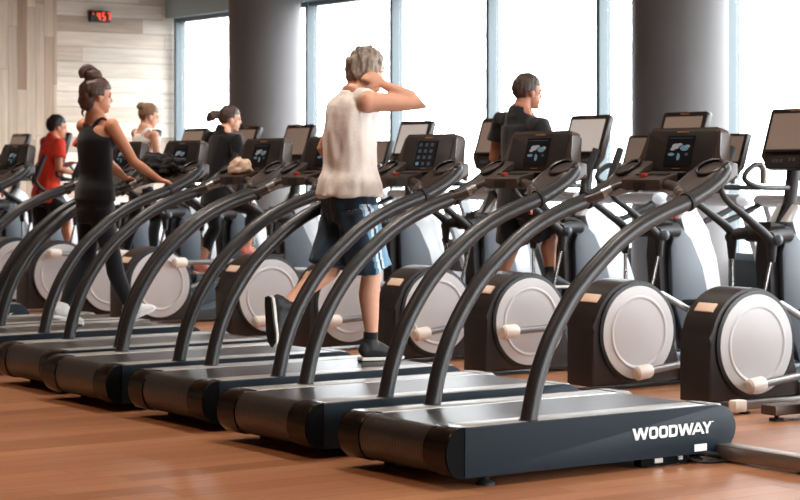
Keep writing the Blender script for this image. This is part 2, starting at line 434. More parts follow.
    def ring(x, D=False):
        a = arc
        ro, ri = (.018, .006)
        def rr(x0, x1, z0, z1, r, dl):
            rl = .003 if dl else r
            return a(x1 - r, z0 + r, r, -90, 0, 4) + a(x1 - r, z1 - r, r, 0, 90, 4) + a(x0 + rl, z1 - rl, rl, 90, 180, 4) + a(x0 + rl, z0 + rl, rl, 180, 270, 4)
        o = rr(x, x + w, Z0, Z0 + H, ro, D); i_ = rr(x + t, x + w - t, Z0 + t * .85, Z0 + H - t * .85, ri, D)
        n = len(o)
        for j in range(n):
            q = [o[j], o[(j + 1) % n], i_[(j + 1) % n], i_[j]]
            lt.prism(q, XZ, y0, y1)
    x = X0; W_ = .090
    def Wl(x):
        for p, q in (((0, 1), (.24, 0)), ((.24, 0), (.5, 1)), ((.5, 1), (.76, 0)), ((.76, 0), (1, 1))):
            lt.prism([(x + p[0] * W_ - t * .55, Z0 + p[1] * H), (x + p[0] * W_ + t * .55, Z0 + p[1] * H), (x + q[0] * W_ + t * .55, Z0 + q[1] * H), (x + q[0] * W_ - t * .55, Z0 + q[1] * H)], XZ, y0, y1)
    Wl(x); x += W_ + .012
    ring(x); x += w + .007; ring(x); x += w + .007; ring(x, True); x += w + .012
    Wl(x); x += W_ + .004
    A = .072
    for p, q in (((0, 0), (.5, 1)), ((.5, 1), (1, 0))):
        lt.prism([(x + p[0] * A - t * .55, Z0 + p[1] * H), (x + p[0] * A + t * .55, Z0 + p[1] * H), (x + q[0] * A + t * .55, Z0 + q[1] * H), (x + q[0] * A - t * .55, Z0 + q[1] * H)], XZ, y0, y1)
    lt.prism([(x + .02, Z0 + .012), (x + A - .02, Z0 + .012), (x + A - .024, Z0 + .024), (x + .024, Z0 + .024)], XZ, y0, y1)
    x += A - .006; A = .065
    lt.prism([(x, Z0 + H), (x + t * 1.15, Z0 + H), (x + A / 2 + t * .5, Z0 + H * .42), (x + A / 2 - t * .5, Z0 + H * .42)], XZ, y0, y1)
    lt.prism([(x + A, Z0 + H), (x + A - t * 1.15, Z0 + H), (x + A / 2 - t * .5, Z0 + H * .42), (x + A / 2 + t * .5, Z0 + H * .42)], XZ, y0, y1)
    lt.prism([(x + A / 2 - t / 2, Z0), (x + A / 2 + t / 2, Z0), (x + A / 2 + t / 2, Z0 + H * .46), (x + A / 2 - t / 2, Z0 + H * .46)], XZ, y0, y1)
    lt.prism([(x + A + .004, Z0 + H - .004), (x + A + .012, Z0 + H - .004), (x + A + .012, Z0 + H), (x + A + .004, Z0 + H)], XZ, y0, y1)
    lt.build('panel_lettering', 'white_print', T, smooth=False)
    return T, con

def screen(con, style):
    mb = MB(); a, c, z0, z1 = -.105, .105, .035, .205
    mb.prism([(a, z0), (c, z0), (c, z1), (a, z1)], CF, .006, .011, 0)
    if style == 'map':
        for (u, v, ru, rv, mi) in ((-.03, .145, .030, .016, 2), (-.05, .130, .018, .009, 2), (.0, .155, .02, .008, 2), (.04, .135, .034, .016, 1), (.062, .145, .02, .009, 2), (-.055, .10, .026, .009, 1), (.005, .085, .013, .019, 1), (.065, .10, .014, .008, 3), (.0, .10, .008, .008, 1)):
            mb.prism([(u + ru * math.cos(q * PI / 5), v + rv * math.sin(q * PI / 5)) for q in range(10)], CF, .011, .0125, mi)
        mb.prism([(-.09, .19), (.09, .19), (.09, .193), (-.09, .193)], CF, .011, .0125, 3)
    else:
        for i in range(3):
            for j in range(4):
                u, v = -.07 + i * .062, .052 + j * .042
                mi = 1 if (i == 0 and j == 0) else 3
                mb.prism([(u - .016, v - .011), (u + .016, v - .011), (u + .016, v + .011), (u - .016, v + .011)], CF, .011, .0125, mi)
    return mb.build('screen', ['screen', 'ui', 'uiw', 'uid'], con, smooth=False)

TX = [-.098, -.108, -.017, -.043, .092, .173, .15, .12]
TY = [.894, 2.109, 3.359, 4.523, 5.616, 7.005, 7.96, 10.11]
TLAB = ['treadmill with white lettering readable on its dark side panel, deck fully in view',
        'empty treadmill right beside the lettered one, blue picture on its console screen',
        'treadmill carrying the walking man in the white sleeveless top, tile menu on its screen',
        'empty treadmill just beyond the walking man, its console mostly hidden behind him',
        'empty treadmill with a tan towel bundled on its console tray',
        'treadmill under the woman in the black tank top, black jacket over its console',
        'empty treadmill just beyond the woman in the black tank top, plain dark console',
        'farthest treadmill, its console standing in front of the upright wall boards']
proto, con0 = make_treadmill()
tread = []
for i, (x, y) in enumerate(zip(TX, TY)):
    t = proto if i == 0 else copy_tree(proto)
    t.location = V((x, y, 0)) * U; t['label'] = TLAB[i]; t['group'] = 'treadmills in the front row'
    tread.append(t)
SCR = {}
for i, t in enumerate(tread):
    con = [c for c in t.children if c.name.startswith('console')][0]
    st = 'tile' if i == 2 else 'map'
    if st not in SCR: SCR[st] = screen(con, st)
    else:
        c = SCR[st].copy(); COL.objects.link(c); c.parent = con
# sticker, power box and cable that only the nearest one shows
MB().box((1.525, -.003, .080), (.085, .004, .036)).build('white_sticker', 'white_print', tread[0], smooth=False)
pb = MB().box((1.30, .05, .032), (.32, .06, .05), bev=.004).build('power_box', 'under', tread[0])
MB().box((1.25, .016, .034), (.055, .012, .022)).build('pale_socket', 'silver', pb, smooth=False)
MB().box((1.40, .016, .036), (.03, .012, .018)).build('pale_socket', 'silver', pb, smooth=False)
MB().tube([(1.46, .04, .03), (1.5, -.03, .012), (1.64, -.06, .009), (1.8, -.03, .009), (1.74, .12, .009), (1.56, .2, .02)], .009, n=6, k=5).build('power_cable', 'rubber', tread[0])
MB().tube([(1.53, .02, .055), (1.66, -.03, .03), (1.80, -.06, .012)], .012, n=8).build('rod', 'rubber', tread[0])

fb = empty('floor_beam', (1.6, .62, 0), 'low silver metal beam lying on the floor at the front end of the nearest treadmill', 'beam')
MB().box((0, 0, .05), (.11, .74, .075), bev=.006).build('beam_body', mat('anodised_bar', (150, 138, 128), .35, .7), fb)
MB().box((0, -.374, .05), (.104, .01, .07), bev=.003).build('end_plate', mat('dark_bar_end', (96, 88, 82), .4, .5), fb)
for y in (-.28, .28): MB().lathe([(.03, 0), (.03, .01), (.012, .014)], (0, y, 0), n=14).build('levelling_foot', 'rubber', fb)

# ------------------------------------------------------------------ ellipticals
EM = .145                   # machine centre line (y) from the outer disk face
def make_elliptical():
    E = empty('elliptical_trainer', (0, 0, 0), 'x', 'elliptical trainer')
    hp = [(-.40, .03)] + [(-.40, .40)] + arc(-.02, .385, .362, 172, -10, 22) + [(.36, .30), (.44, .03)]
    MB().prism(hp, XZ, .005, .285, bev=.022, seg=3).build('wheel_housing', 'e_house', E, sharp=50)
    for y, s_ in ((.0, -1), (.29, 1)):
        dk = MB().lathe([(.345, -.012), (.345, .008), (.325, .012)], (0, y, .385), (0, s_, 0), n=56).build('disk_rim', 'e_rim', E)
        MB().lathe([(.322, .008), (.318, .016), (.256, .018), (.248, .024), (.240, .024), (.228, .016), (.12, .020), (.001, .022)], (0, y, .385), (0, s_, 0), n=56).build('wheel_disk', 'e_disk', dk, sharp=25)
    # label plate on the rear shoulder of the housing
    c = V((-.02 + .365 * math.cos(math.radians(139)), EM, .385 + .365 * math.sin(math.radians(139))))
    MB().box(c, (.012, .17, .07), Euler((0, math.radians(-139 + 180), 0)).to_matrix().to_euler(), bev=.005).build('rear_label', 'e_label', E)
    # base
    MB().prism([(.40, .03), (1.30, .03), (1.45, .10), (1.42, .34), (1.15, .30), (.62, .12), (.40, .12)], XZ, -.02, .34, bev=.015).build('ramp', 'e_base', E)
    MB().box((1.0, EM, .055), (.09, .92, .05), bev=.008).build('cross_member', 'e_base', E)
    MB().box((1.40, EM, .05), (1.1, .30, .07), bev=.01).build('front_base', 'e_base', E)
    MB().box((1.93, EM, .06), (.12, .60, .07), bev=.01).build('front_crossbar', 'e_white', E)
    # front tower: dark column, grey side cheeks, white shroud in front
    MB().prism([(1.36, .10), (1.66, .10), (1.50, .62), (1.56, 1.10), (1.36, 1.12), (1.33, .84), (1.36, .62)], XZ, EM - .07, EM + .07, bev=.015).build('column', 'foam', E)
    inner = [(1.50, 1.12), (1.62, .98), (1.74, .76), (1.82, .50), (1.84, .10)]
    outer = [(2.0, .10), (1.99, .52), (1.93, .80), (1.83, 1.02), (1.71, 1.20), (1.60, 1.25)]
    MB().prism(inner + outer, XZ, EM - .115, EM + .115, bev=.03, seg=3).build('front_shroud', 'e_white', E)
    cheek = [(1.50, 1.08), (1.64, .96), (1.76, .74), (1.83, .48), (1.83, .10), (1.60, .10), (1.44, .50), (1.42, .9)]
    for y0, y1 in ((EM - .125, EM - .075), (EM + .075, EM + .125)): MB().prism(cheek, XZ, y0, y1, bev=.012).build('side_cheek', 'e_grey', E)
    MB().tube([(1.52, EM, 1.05), (1.62, EM, 1.25), (1.68, EM, 1.62)], [.06, .052, .05], n=14, k=4).build('mast', 'foam', E)
    MB().tube([(1.40, EM - .20, 1.03), (1.40, EM + .20, 1.03)], .062, n=18).build('pivot_sleeve', 'foam', E)
    # moving arms
    for s_, dx in ((-1, -.06), (1, .16)):
        Y = lambda q: EM + s_ * q
        hd = MB()
        hd.tube([(.83 + dx, Y(.27), 1.645), (.76 + dx, Y(.275), 1.50), (.715 + dx, Y(.28), 1.38), (.76 + dx, Y(.29), 1.29), (.90 + dx, Y(.29), 1.20), (1.12 + dx, Y(.28), 1.06), (1.20 + dx * .6, Y(.27), .98)], [.021, .021, .021, .022, .026, .034, .04], n=12, k=5)
        hd.tube([(1.20 + dx * .6, Y(.27), 1.02), (1.20 + dx * .6, Y(.27), .84)], [.045, .026], n=12)
        hd.tube([(1.20 + dx * .6, Y(.25), 1.02), (1.32, Y(.2), 1.03), (1.42, Y(.19), 1.03)], [.04, .046, .05], n=12)
        h = hd.build('moving_handle', 'foam', E)
        MB().tube([(.837 + dx, Y(.27), 1.66), (.765 + dx, Y(.275), 1.51), (.722 + dx, Y(.28), 1.41)], .03, n=12, k=3).build('hand_grip', 'rubber', h)
        MB().ell((1.22 + dx * .6, Y(.315), 1.0), (.04, .03, .04)).build('pivot_cap', 'e_grey', h)
        MB().tube([(1.20 + dx * .6, Y(.27), .88), (1.12 + dx, Y(.24), .42)], .014, n=10).build('push_rod', 'chrome', h)
    # fixed grips
    for s_ in (-1, 1):
        Y = lambda q: EM + s_ * q
        MB().tube([(1.56, Y(.04), 1.37), (1.30, Y(.14), 1.37), (1.10, Y(.20), 1.38), (.97, Y(.21), 1.42), (.96, Y(.21), 1.47), (1.05, Y(.20), 1.53), (1.15, Y(.17), 1.54)], .02, n=10, k=5).build('fixed_grip', 'foam', E)
        MB().tube([(1.15, Y(.17), 1.54), (1.19, Y(.16), 1.50), (1.20, Y(.15), 1.40)], .025, n=10, k=4).build('sensor_grip', 'e_arm', E)
    # console
    N_ = V((-.95, 0, .31)).normalized(); UP = V((.31, 0, .95)).normalized(); O = V((1.545, EM, 1.51))
    G = lambda u, v, w: O + V((0, -u, 0)) + UP * v + N_ * w
    con = empty('console', (0, 0, 0), '', ''); del con['label']; del con['category']; con.parent = E
    fp = [(-.17, .0)] + [(-.255, .10)] + arc(-.225, .445, .03, 180, 90, 4) + arc(.225, .445, .03, 90, 0, 4) + [(.255, .10), (.17, .0)]
    MB().prism(fp, G, -.06, 0, bev=.012).build('console_shell', 'e_house', con)
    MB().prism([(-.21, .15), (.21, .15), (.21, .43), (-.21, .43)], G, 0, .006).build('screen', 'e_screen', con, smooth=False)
    MB().prism([(-.215, .125), (.215, .125), (.215, .14), (-.215, .14)], G, 0, .03).build('reading_ledge', 'rubber', con, smooth=False)
    mb = MB().prism([(-.15, .015), (.15, .015), (.20, .11), (-.20, .11)], G, 0, .004, 0)
    for u, v in ((-.06, .06), (-.02, .06), (.06, .07), (.10, .07), (-.10, .06)): mb.prism([(u - .012, v - .012), (u + .012, v - .012), (u + .012, v + .012), (u - .012, v + .012)], G, .004, .008, 1)
    mb.build('button_panel', ['e_btn', 'e_grey'], con, smooth=False)
    MB().prism([(-.05, .448), (.05, .448), (.05, .462), (-.05, .462)], G, 0, .005).build('badge', 'badge', con, smooth=False)
    return E
def pedals(E, ang, raise_=(0.0, 0.0)):
    """crank, pedal arm and footplate on each side; ang = right crank angle in degrees"""
    for s_, a, rz in ((-1, ang, raise_[0]), (1, ang + 180, raise_[1])):
        y = EM + s_ * .245
        cx, cz = .265 * math.cos(math.radians(a)), .385 + .265 * math.sin(math.radians(a))
        fx, fz = 1.02 + cx * .55, .40 + (cz - .385) * .35 + rz
        p1 = V((cx + .55, y, cz + (fz - cz) * .30))
        arm = MB()
        arm.tube([(cx, y, cz), p1, (fx - .16, y, fz - .03), (fx + .25, y, fz - .02)], .020, n=8, b=.028, side=(0, 1, 0)).build('x', 'e_arm') if False else None
        arm.tube([(cx, y, cz), p1, (fx - .16, y, fz - .03), (fx + .25, y, fz - .02)], .020, n=8, b=.026, side=(0, 1, 0))
        ar = arm.build('pedal_arm', 'e_arm', E)
        d = (p1 - V((cx, y, cz))).normalized()
        MB().tube([V((cx, y, cz)) - d * .07, V((cx, y, cz)) - d * .055, V((cx, y, cz)) + d * .05, V((cx, y, cz)) + d * .07], [.03, .042, .042, .034], n=14, b=[.034, .05, .05, .04], side=(0, 1, 0)).build('crank_cap', 'e_cap', ar)
        MB().tube([(cx, EM + s_ * .17, cz), (cx, y, cz)], .022, n=10).build('crank_pin', 'e_rim', ar)
        fpn = MB().box((fx, y, fz), (.40, .17, .03), bev=.012)
        for q in (-1, 1): fpn.box((fx, y + q * .085, fz + .03), (.36, .018, .06), bev=.006)
        fpn.box((fx + .2, y, fz + .035), (.02, .16, .07), bev=.006)
        fpn.build('footplate', 'rubber', ar)
EY = [1.45, 2.58, 3.71, 4.90, 6.06, 7.30, 8.58, 10.64, 11.71, 12.83, 13.95, 15.05, 16.3, 17.5]
EANG = [200, 250, 262, 192, 215, 210, 235, 52, 70, 120, 80, 195, 30, 160]
ELAB = ['elliptical cut by the frame edge, only its dark housing and rear crossbar in view',
        'nearest elliptical with a full pale disk, behind the front end of the lettered treadmill',
        'elliptical with a full pale disk directly above the lettered treadmill deck, empty',
        'empty elliptical whose pale disk shows between the two curved rails of the lettered treadmill',
        'elliptical ridden by the man in the black T-shirt, its touchscreen brightly lit',
        'empty elliptical whose disk stands right behind the legs of the walking man',
        'empty elliptical whose disk shows beside the raised black shoe of the walking man',
        'elliptical ridden by the woman with the ponytail, a crank high on its disk',
        'elliptical whose disk shows behind the front leg of the woman in black tank top',
        'elliptical ridden by the woman with the small fair bun and pale top',
        'elliptical whose disk shows below the red-shirted rider, beyond two treadmill rails',
        'elliptical ridden by the person in the red T-shirt near the plank wall',
        'elliptical whose screen edge shows just ahead of the red T-shirted rider',
        'last elliptical of the row, screen rising above the farthest treadmill console']
RAISE = {4: (.12, .02), 7: (.12, .1), 9: (.05, .05), 11: (.05, .03)}
e0 = make_elliptical()
els = []
for i, y in enumerate(EY):
    e = e0 if i == 0 else copy_tree(e0)
    e.location = V((3.5, y, 0)) * U; e['label'] = ELAB[i]; e['group'] = 'elliptical trainers in the second row'
    els.append(e)
for i, e in enumerate(els): pedals(e, EANG[i], RAISE.get(i, (0, 0)))
b_ = MB().box((.45, -.31, .05), (1.75, .05, .05), bev=.006).build('base_rail', 'e_arm', els[1])
MB().lathe([(.035, 0), (.035, .012), (.012, .016), (.012, .03)], (-.40, -.31, 0), n=14).build('levelling_foot', 'rubber', b_)
MB().box((-.46, -.31, .05), (.10, .07, .075), bev=.012).build('rail_end_cap', 'e_cap', b_)
b_ = MB().box((.35, .47, .065), (1.8, .13, .06), bev=.008).build('base_rail', mat('bronze_bar', (92, 80, 72), .4, .5), els[0])
MB().lathe([(.045, 0), (.045, .012), (.014, .016), (.014, .04)], (-.48, .47, 0), n=14).build('levelling_foot', 'rubber', b_)
for i in (4, 6):      # two touchscreens with a brighter painted reflection
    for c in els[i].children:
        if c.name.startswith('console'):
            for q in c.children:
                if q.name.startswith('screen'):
                    q.data = q.data.copy(); q.data.materials[0] = M_['e_screen_glare']

# ------------------------------------------------------------------ third row: silver treadmills by the window
def make_silver():
    T = empty('silver_treadmill', (0, 0, 0), 'x', 'treadmill')
    MB().prism([(-.02, .08), (1.05, .08), (1.05, .22), (0, .20)], XZ, -.36, .36, bev=.02).build('deck', 'e_white', T)
    MB().box((.52, 0, .222), (1.02, .5, .02), bev=.004).build('running_belt', 'rubber', T)
    MB().prism([(1.0, .06), (1.65, .06), (1.68, .2), (1.6, .36), (1.3, .42), (1.0, .24)], XZ, -.38, .38, bev=.05, seg=3).build('motor_hood', 'e_white', T)
    for s_ in (-1, 1):
        MB().prism([(1.30, .15), (1.42, .15), (.96, 1.26), (.85, 1.26)], XZ, s_ * .40 - .035, s_ * .40 + .035, bev=.01).build('upright', 'e_white', T)
        MB().tube([(.88, s_ * .40, 1.23), (.67, s_ * .42, 1.14), (.42, s_ * .42, 1.06)], .025, n=10, k=3).build('side_grip', 'foam', T)
    MB().tube([(.88, -.47, 1.24), (.88, -.44, 1.24), (.88, .44, 1.24), (.88, .47, 1.24)], [.02, .055, .055, .02], n=14, b=[.03, .10, .10, .03], side=(0, 0, 1)).build('crossbar', 'e_white', T)
    N_ = V((-.95, 0, .31)).normalized(); UP = V((.31, 0, .95)).normalized(); O = V((.98, 0, 1.42))
    G = lambda u, v, w: O + V((0, -u, 0)) + UP * v + N_ * w
    c = MB().prism([(-.16, 0), (-.25, .12), (-.25, .42), (.25, .42), (.25, .12), (.16, 0)], G, -.06, 0, bev=.012).build('console', 'e_house', T)
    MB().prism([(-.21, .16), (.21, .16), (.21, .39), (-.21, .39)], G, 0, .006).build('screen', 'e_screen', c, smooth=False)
    MB().prism([(-.06, -.2), (.06, -.2), (.08, .05), (-.08, .05)], G, -.05, -.01).build('neck', 'foam', T)
    return T
SY = [5.06, 6.14, 7.2, 8.3, 9.4, 10.5, 11.6]
SLAB = ['silver treadmill by the window, its pale crossbar below the large touchscreen of the nearest ellipticals',
        'silver treadmill by the window, dark console peeking past the console of the lettered treadmill',
        'silver treadmill by the window, its pale crossbar reaching across the nearer round pillar',
        'silver treadmill by the window, behind the legs of the man in the black T-shirt',
        'silver treadmill by the window, its console hidden behind the back of the black T-shirt',
        'silver treadmill by the window, behind the console that shows a tile menu',
        'silver treadmill by the window, hidden mostly behind the torso of the walking man']
s0 = make_silver()
for i, y in enumerate(SY):
    s_ = s0 if i == 0 else copy_tree(s0)
    s_.location = V((5.60, y, 0)) * U; s_['label'] = SLAB[i]; s_['group'] = 'silver treadmills along the window'

# ------------------------------------------------------------------ people
skin_a = mat('skin_fair', (214, 160, 132), .5, 0, .4, var=.05, vscale=9)
skin_b = mat('skin_tan', (196, 134, 102), .48, 0, .4, var=.05, vscale=9)
skin_c = mat('skin_brown', (168, 112, 84), .48, 0, .4, var=.05, vscale=9)
def hairmat(n, rgb): return mat(n, rgb, .5, 0, .5, var=.35, vscale=40, bump=.4, bscale=90)
hair_dark = hairmat('hair_dark_brown', (74, 46, 36)); hair_grey = hairmat('hair_ash_blond', (142, 128, 114)); hair_fair = hairmat('hair_light_brown', (128, 94, 68)); hair_black = hairmat('hair_black', (28, 25, 25)); hair_brown = hairmat('hair_brown', (66, 48, 39))
def cloth(n, rgb, bump=.15): return mat(n, rgb, .85, 0, .25, var=.06, vscale=8, bump=bump, bscale=60, sheen=.2)
c_cream = cloth('cream_cotton', (240, 232, 224)); c_black = cloth('black_jersey', (15, 15, 17)); c_char = cloth('charcoal_shirt', (25, 26, 29)); c_red = cloth('red_cotton', (218, 58, 38)); c_navy = cloth('navy_shorts', (34, 52, 68)); c_stripe = cloth('pale_blue_stripe', (190, 212, 226)); c_lit_blue = cloth('painted_light_steel_blue', (104, 144, 170)); c_pink = cloth('coral_fabric', (214, 92, 78)); c_legg = cloth('black_leggings', (18, 19, 23)); c_white = cloth('white_top', (236, 230, 224)); c_towel = cloth('pale_tan_towelling', (232, 204, 178), .6); c_tan = cloth('tan_towelling', (206, 168, 138), .6)  # the steel blue is light on the navy shorts, painted as cloth colour
s_black = mat('black_shoe', (22, 23, 26), .6); s_white = mat('white_shoe', (222, 222, 220), .55); s_sole = mat('white_sole', (226, 222, 214), .6); s_pink = mat('coral_shoe', (216, 130, 112), .55)
eye_m = mat('eye_dark', (70, 52, 44), .3)

def remesh(mb, name, mats, parent, vox=.007, smooth=3, wrinkle=0.0, wscale=9.0, seed=0, stretch=(1, 1, .45)):
    me = mb.mesh(name + '_raw', mats)
    o = bpy.data.objects.new(name, me); COL.objects.link(o)
    md = o.modifiers.new('r', 'REMESH'); md.mode = 'VOXEL'; md.voxel_size = vox
    ms = o.modifiers.new('s', 'SMOOTH'); ms.factor = .5; ms.iterations = smooth
    bpy.context.view_layer.update()
    dg = bpy.context.evaluated_depsgraph_get()
    m2 = bpy.data.meshes.new_from_object(o.evaluated_get(dg), depsgraph=dg)
    bpy.data.objects.remove(o); bpy.data.meshes.remove(me)
    m2.name = name
    m2.materials.clear()
    for m in (mats if isinstance(mats, (list, tuple)) else [mats]): m2.materials.append(m)
    if wrinkle:
        cos = [(v.co.copy(), v.normal.copy()) for v in m2.vertices]
        for v, (c, n) in zip(m2.vertices, cos):
            q = V((c.x * stretch[0], c.y * stretch[1], c.z * stretch[2])) * wscale + V((seed, seed * 2, 0))
            v.co = c + n * wrinkle * (noise.noise(q) + .5 * noise.noise(q * 2.3))
    m2.shade_smooth()
    p = bpy.data.objects.new(name, m2); COL.objects.link(p); p.parent = parent
    if parent: p.location = (0, 0, 0)
    return p

def hand(mb, wr, tip, pn, thumb, k=1.0, curl=.5):
    """palm and five fingers; pn = the way the palm faces, thumb = the side the thumb is on"""
    wr = V(wr); d = (V(tip) - wr).normalized(); pn = V(pn); pn = (pn - d * pn.dot(d)).normalized(); th = d.cross(pn).normalized()
    if th.dot(V(thumb)) < 0: th = -th
    L = .10 * k
    mb.tube([wr - d * .02, wr + d * .02, wr + d * L * .6, wr + d * L], [.030 * k, .034 * k, .046 * k, .045 * k], n=12, b=[.024 * k, .022 * k, .019 * k, .016 * k], side=th)
    for i, (o, l) in enumerate(((.034, .082), (.012, .092), (-.012, .086), (-.034, .066))):
        p = wr + d * L * .93 + th * o * k; dirn = d.copy(); pts = [p - d * .02]; pts.append(p)
        for j, f in enumerate((.42, .33, .25)):
            ang = curl * (.6 + .5 * j); dirn = (d * math.cos(ang * (j + 1) * .6) + pn * math.sin(ang * (j + 1) * .6)).normalized()
            p = p + dirn * l * f * k; pts.append(p)
        mb.tube(pts, [.012 * k, .0118 * k, .011 * k, .010 * k, .008 * k], n=8)
    b0 = wr + d * .03 * k + th * .03 * k
    mb.tube([b0, b0 + (th * .8 + d * .6).normalized() * .035 * k + pn * .008, b0 + (th * .55 + d * .9 + pn * .3).normalized() * .075 * k], [.016 * k, .0135 * k, .009 * k], n=8)

def shoe(parent, ankle, fwd, up, upper, sole, k=1.0, name='shoe', sock=None):
    a = V(ankle); f = V(fwd).normalized(); u = V(up); u = (u - f * u.dot(f)).normalized(); s = f.cross(u)
    P = lambda x, y, z: a + f * x * k + s * y * k + u * z * k
    mb = MB()
    mb.tube([P(-.075, 0, -.05), P(-.05, 0, -.03), P(.0, 0, -.015), P(.06, 0, -.03), P(.13, 0, -.055), P(.19, 0, -.068), P(.215, 0, -.075)], [.03, .042, .045, .046, .05, .045, .025], n=14, b=[.03, .055, .062, .05, .034, .022, .012], side=s)
    mb.tube([P(-.01, 0, .05), P(-.01, 0, -.03)], [.047, .05], n=14)
    sh = remesh(mb, name, upper, parent, .008, 3)
    out = [(-.09, 0), (-.08, .035), (-.03, .042), (.06, .045), (.14, .054), (.2, .042), (.232, .0), (.2, -.042), (.14, -.054), (.06, -.045), (-.03, -.042), (-.08, -.035)]
    MB().prism(out, lambda x, y, z: P(x, y, z), -.088, -.07, bev=.004).build('midsole', sole, sh)
    MB().prism([(x * .985, y * .95) for x, y in out], lambda x, y, z: P(x, y, z), -.099, -.0885, bev=.003).build('outsole', upper, sh)
    if sock: MB().tube([P(-.01, 0, .085), P(-.01, 0, .02)], [.046, .046], n=14).build('sock', sock, parent)
    return sh

def person(name, label, J, skin, hair, hairstyle, top, bottom, shoes, k=1.0, female=False, face=(1, 0, 0), headup=(0, 0, 1), handspec=None, group=None, sock=None, stripes_and_light=False):
    R0 = empty('person', (J['pel'][0], J['pel'][1], 0), label, 'person', group)
    O = V((J['pel'][0], J['pel'][1], 0))
    J = {q: V(v) - O for q, v in J.items()}
    F = V(face).normalized(); Uh = V(headup); Uh = (Uh - F * F.dot(Uh)).normalized(); Sd = F.cross(Uh)     # Sd = to the right
    side = V((0, -1, 0))
    sv = (J['shR'] - J['shL']).normalized()
    w = (.88 if female else 1.0) * k
    mb = MB()
    # trunk
    mid0 = (J['shR'] + J['shL']) / 2
    tp = [J['pel'] + V((0, 0, -.11)), J['pel'], J['waist'], J['chest'], mid0 + V((0, 0, -.03)), mid0.lerp(J['neck'], .6) + V((-.01, 0, .022)), J['neck'] + V((0, 0, .035))]
    ta = [.13, .182 if not female else .19, .15, .182, .178, .125, .068]; tb = [.10, .128, .10, .125, .098, .075, .062]
    ta = [x * w for x in ta]; tb = [x * k * (.95 if female else 1) for x in tb]
    mb.tube(tp, ta, n=24, k=5, b=tb, side=side)
    if female:
        for s_ in (-1, 1): mb.ell(J['chest'] + V((.085, s_ * .075, -.01)), (.07, .07, .07))
    # neck and head
    H = J['head']; hk = k * (1.07 if hairstyle == 'short' else 1.02)
    hb = H - Uh * .05 - F * .03
    mb.tube([J['neck'] - V((0, 0, .05)), J['neck'] + (hb - J['neck']) * .4, hb], [.085 * w, .066 * w, .064 * w], n=16)
    RM = Matrix((F, Sd, Uh)).transposed()
    P = lambda f, s, u: H + (F * f + Sd * s + Uh * u) * hk
    mb.ell(P(-.005, 0, .025), (.108 * hk, .082 * hk, .105 * hk), RM, 24, 16)
    mb.ell(P(.03, 0, -.045), (.074 * hk, .064 * hk, .085 * hk), RM, 20, 14)
    mb.ell(P(.075, 0, -.105), (.028 * hk, .032 * hk, .024 * hk), RM)
    mb.tube([P(.095, 0, .012), P(.118, 0, -.03), P(.104, 0, -.042)], [.010, .016, .012], n=10)
    mb.ell(P(.098, 0, -.072), (.014, .028, .011), RM)          # lips
    mb.tube([P(.09, -.055, .022), P(.104, 0, .02), P(.09, .055, .022)], [.010, .012, .010], n=8, k=3)
    for s_ in (-1, 1):
        mb.ell(P(-.005, s_ * .086, -.018), (.024, .010, .036), RM)
        mb.ell(P(-.012, s_ * .092, -.012), (.013, .010, .02), RM)
    # limbs
    for q in 'RL':
        sh, el, wr = J['sh' + q], J['el' + q], J['wr' + q]
        mb.ell(sh, (.07 * w, .066 * w, .07 * w))
        mb.tube([sh, sh.lerp(el, .35), sh.lerp(el, .7), el, el.lerp(wr, .3), el.lerp(wr, .7), wr], [.064 * w, .058 * w, .05 * w, .045 * w, .047 * w, .036 * w, .029 * w], n=14)
        hs = (handspec or {}).get(q, {})
        tip = J.get('ha' + q, wr + (wr - el).normalized() * .1)
        hand(mb, wr, tip, hs.get('pn', (0, 0, -1)), hs.get('thumb', (0, 1 if q == 'R' else -1, 0)), k * (.88 if female else .98), hs.get('curl', .5))
        hp, kn, an = J['hip' + q], J['kn' + q], J['an' + q]
        bk = V((-.018, 0, 0))
        mb.tube([hp + V((0, 0, .03)), hp.lerp(kn, .35), hp.lerp(kn, .75), kn, kn.lerp(an, .28) + bk, kn.lerp(an, .6) + bk * .5, kn.lerp(an, .88), an], [.10 * w, .092 * w, .07 * w, .062 * w, .066 * w, .052 * w, .036 * w, .036 * w], n=16, k=3)
    body = remesh(mb, 'body', skin, R0, .0075, 3)
    for s_ in (-1, 1): MB().ell(P(.088, s_ * .034, .0), (.010, .012, .008), RM).build('eye', eye_m, body)
    # hair
    hb_ = MB(); n, m = 72, 52
    rr = dict(mop=(.130, .104, .142), short=(.118, .094, .117), topbun=(.126, .100, .124)).get(hairstyle, (.118, .094, .118))
    zc_ = .004 if hairstyle == 'mop' else .03
    rings = []
    for i in range(m + 1):
        t_ = PI * i / m; row = []
        for j in range(n):
            ph = 2 * PI * j / n
            d = V((math.sin(t_) * math.cos(ph), math.sin(t_) * math.sin(ph), -math.cos(t_)))
            f_, s_, u_ = d.x * rr[0] - .014, d.y * rr[1], d.z * rr[2] + zc_
            amp = .012 if hairstyle == 'mop' else .004
            nz = noise.noise(V((d.x * 6, d.y * 6, d.z * 1.2 + 3))) * amp * 1.5 + noise.noise(V((d.x * 16, d.y * 16, d.z * 2))) * amp
            sc = 1 + nz / .11
            low = {'mop': -.128, 'short': -.10}.get(hairstyle, -.075)
            if hairstyle != 'mop' and f_ > -.045 and u_ < -.005: sc = .6
            if f_ > .035 and u_ < .056: sc = .6
            if hairstyle == 'mop' and f_ > .0 and u_ < -.02: sc = .6
            if u_ < low: sc *= .72
            row.append(P(f_ * sc if sc < .9 else f_ * sc, s_ * sc, u_ * sc))
        rings.append(row)
    hb_.ring_loft(rings)
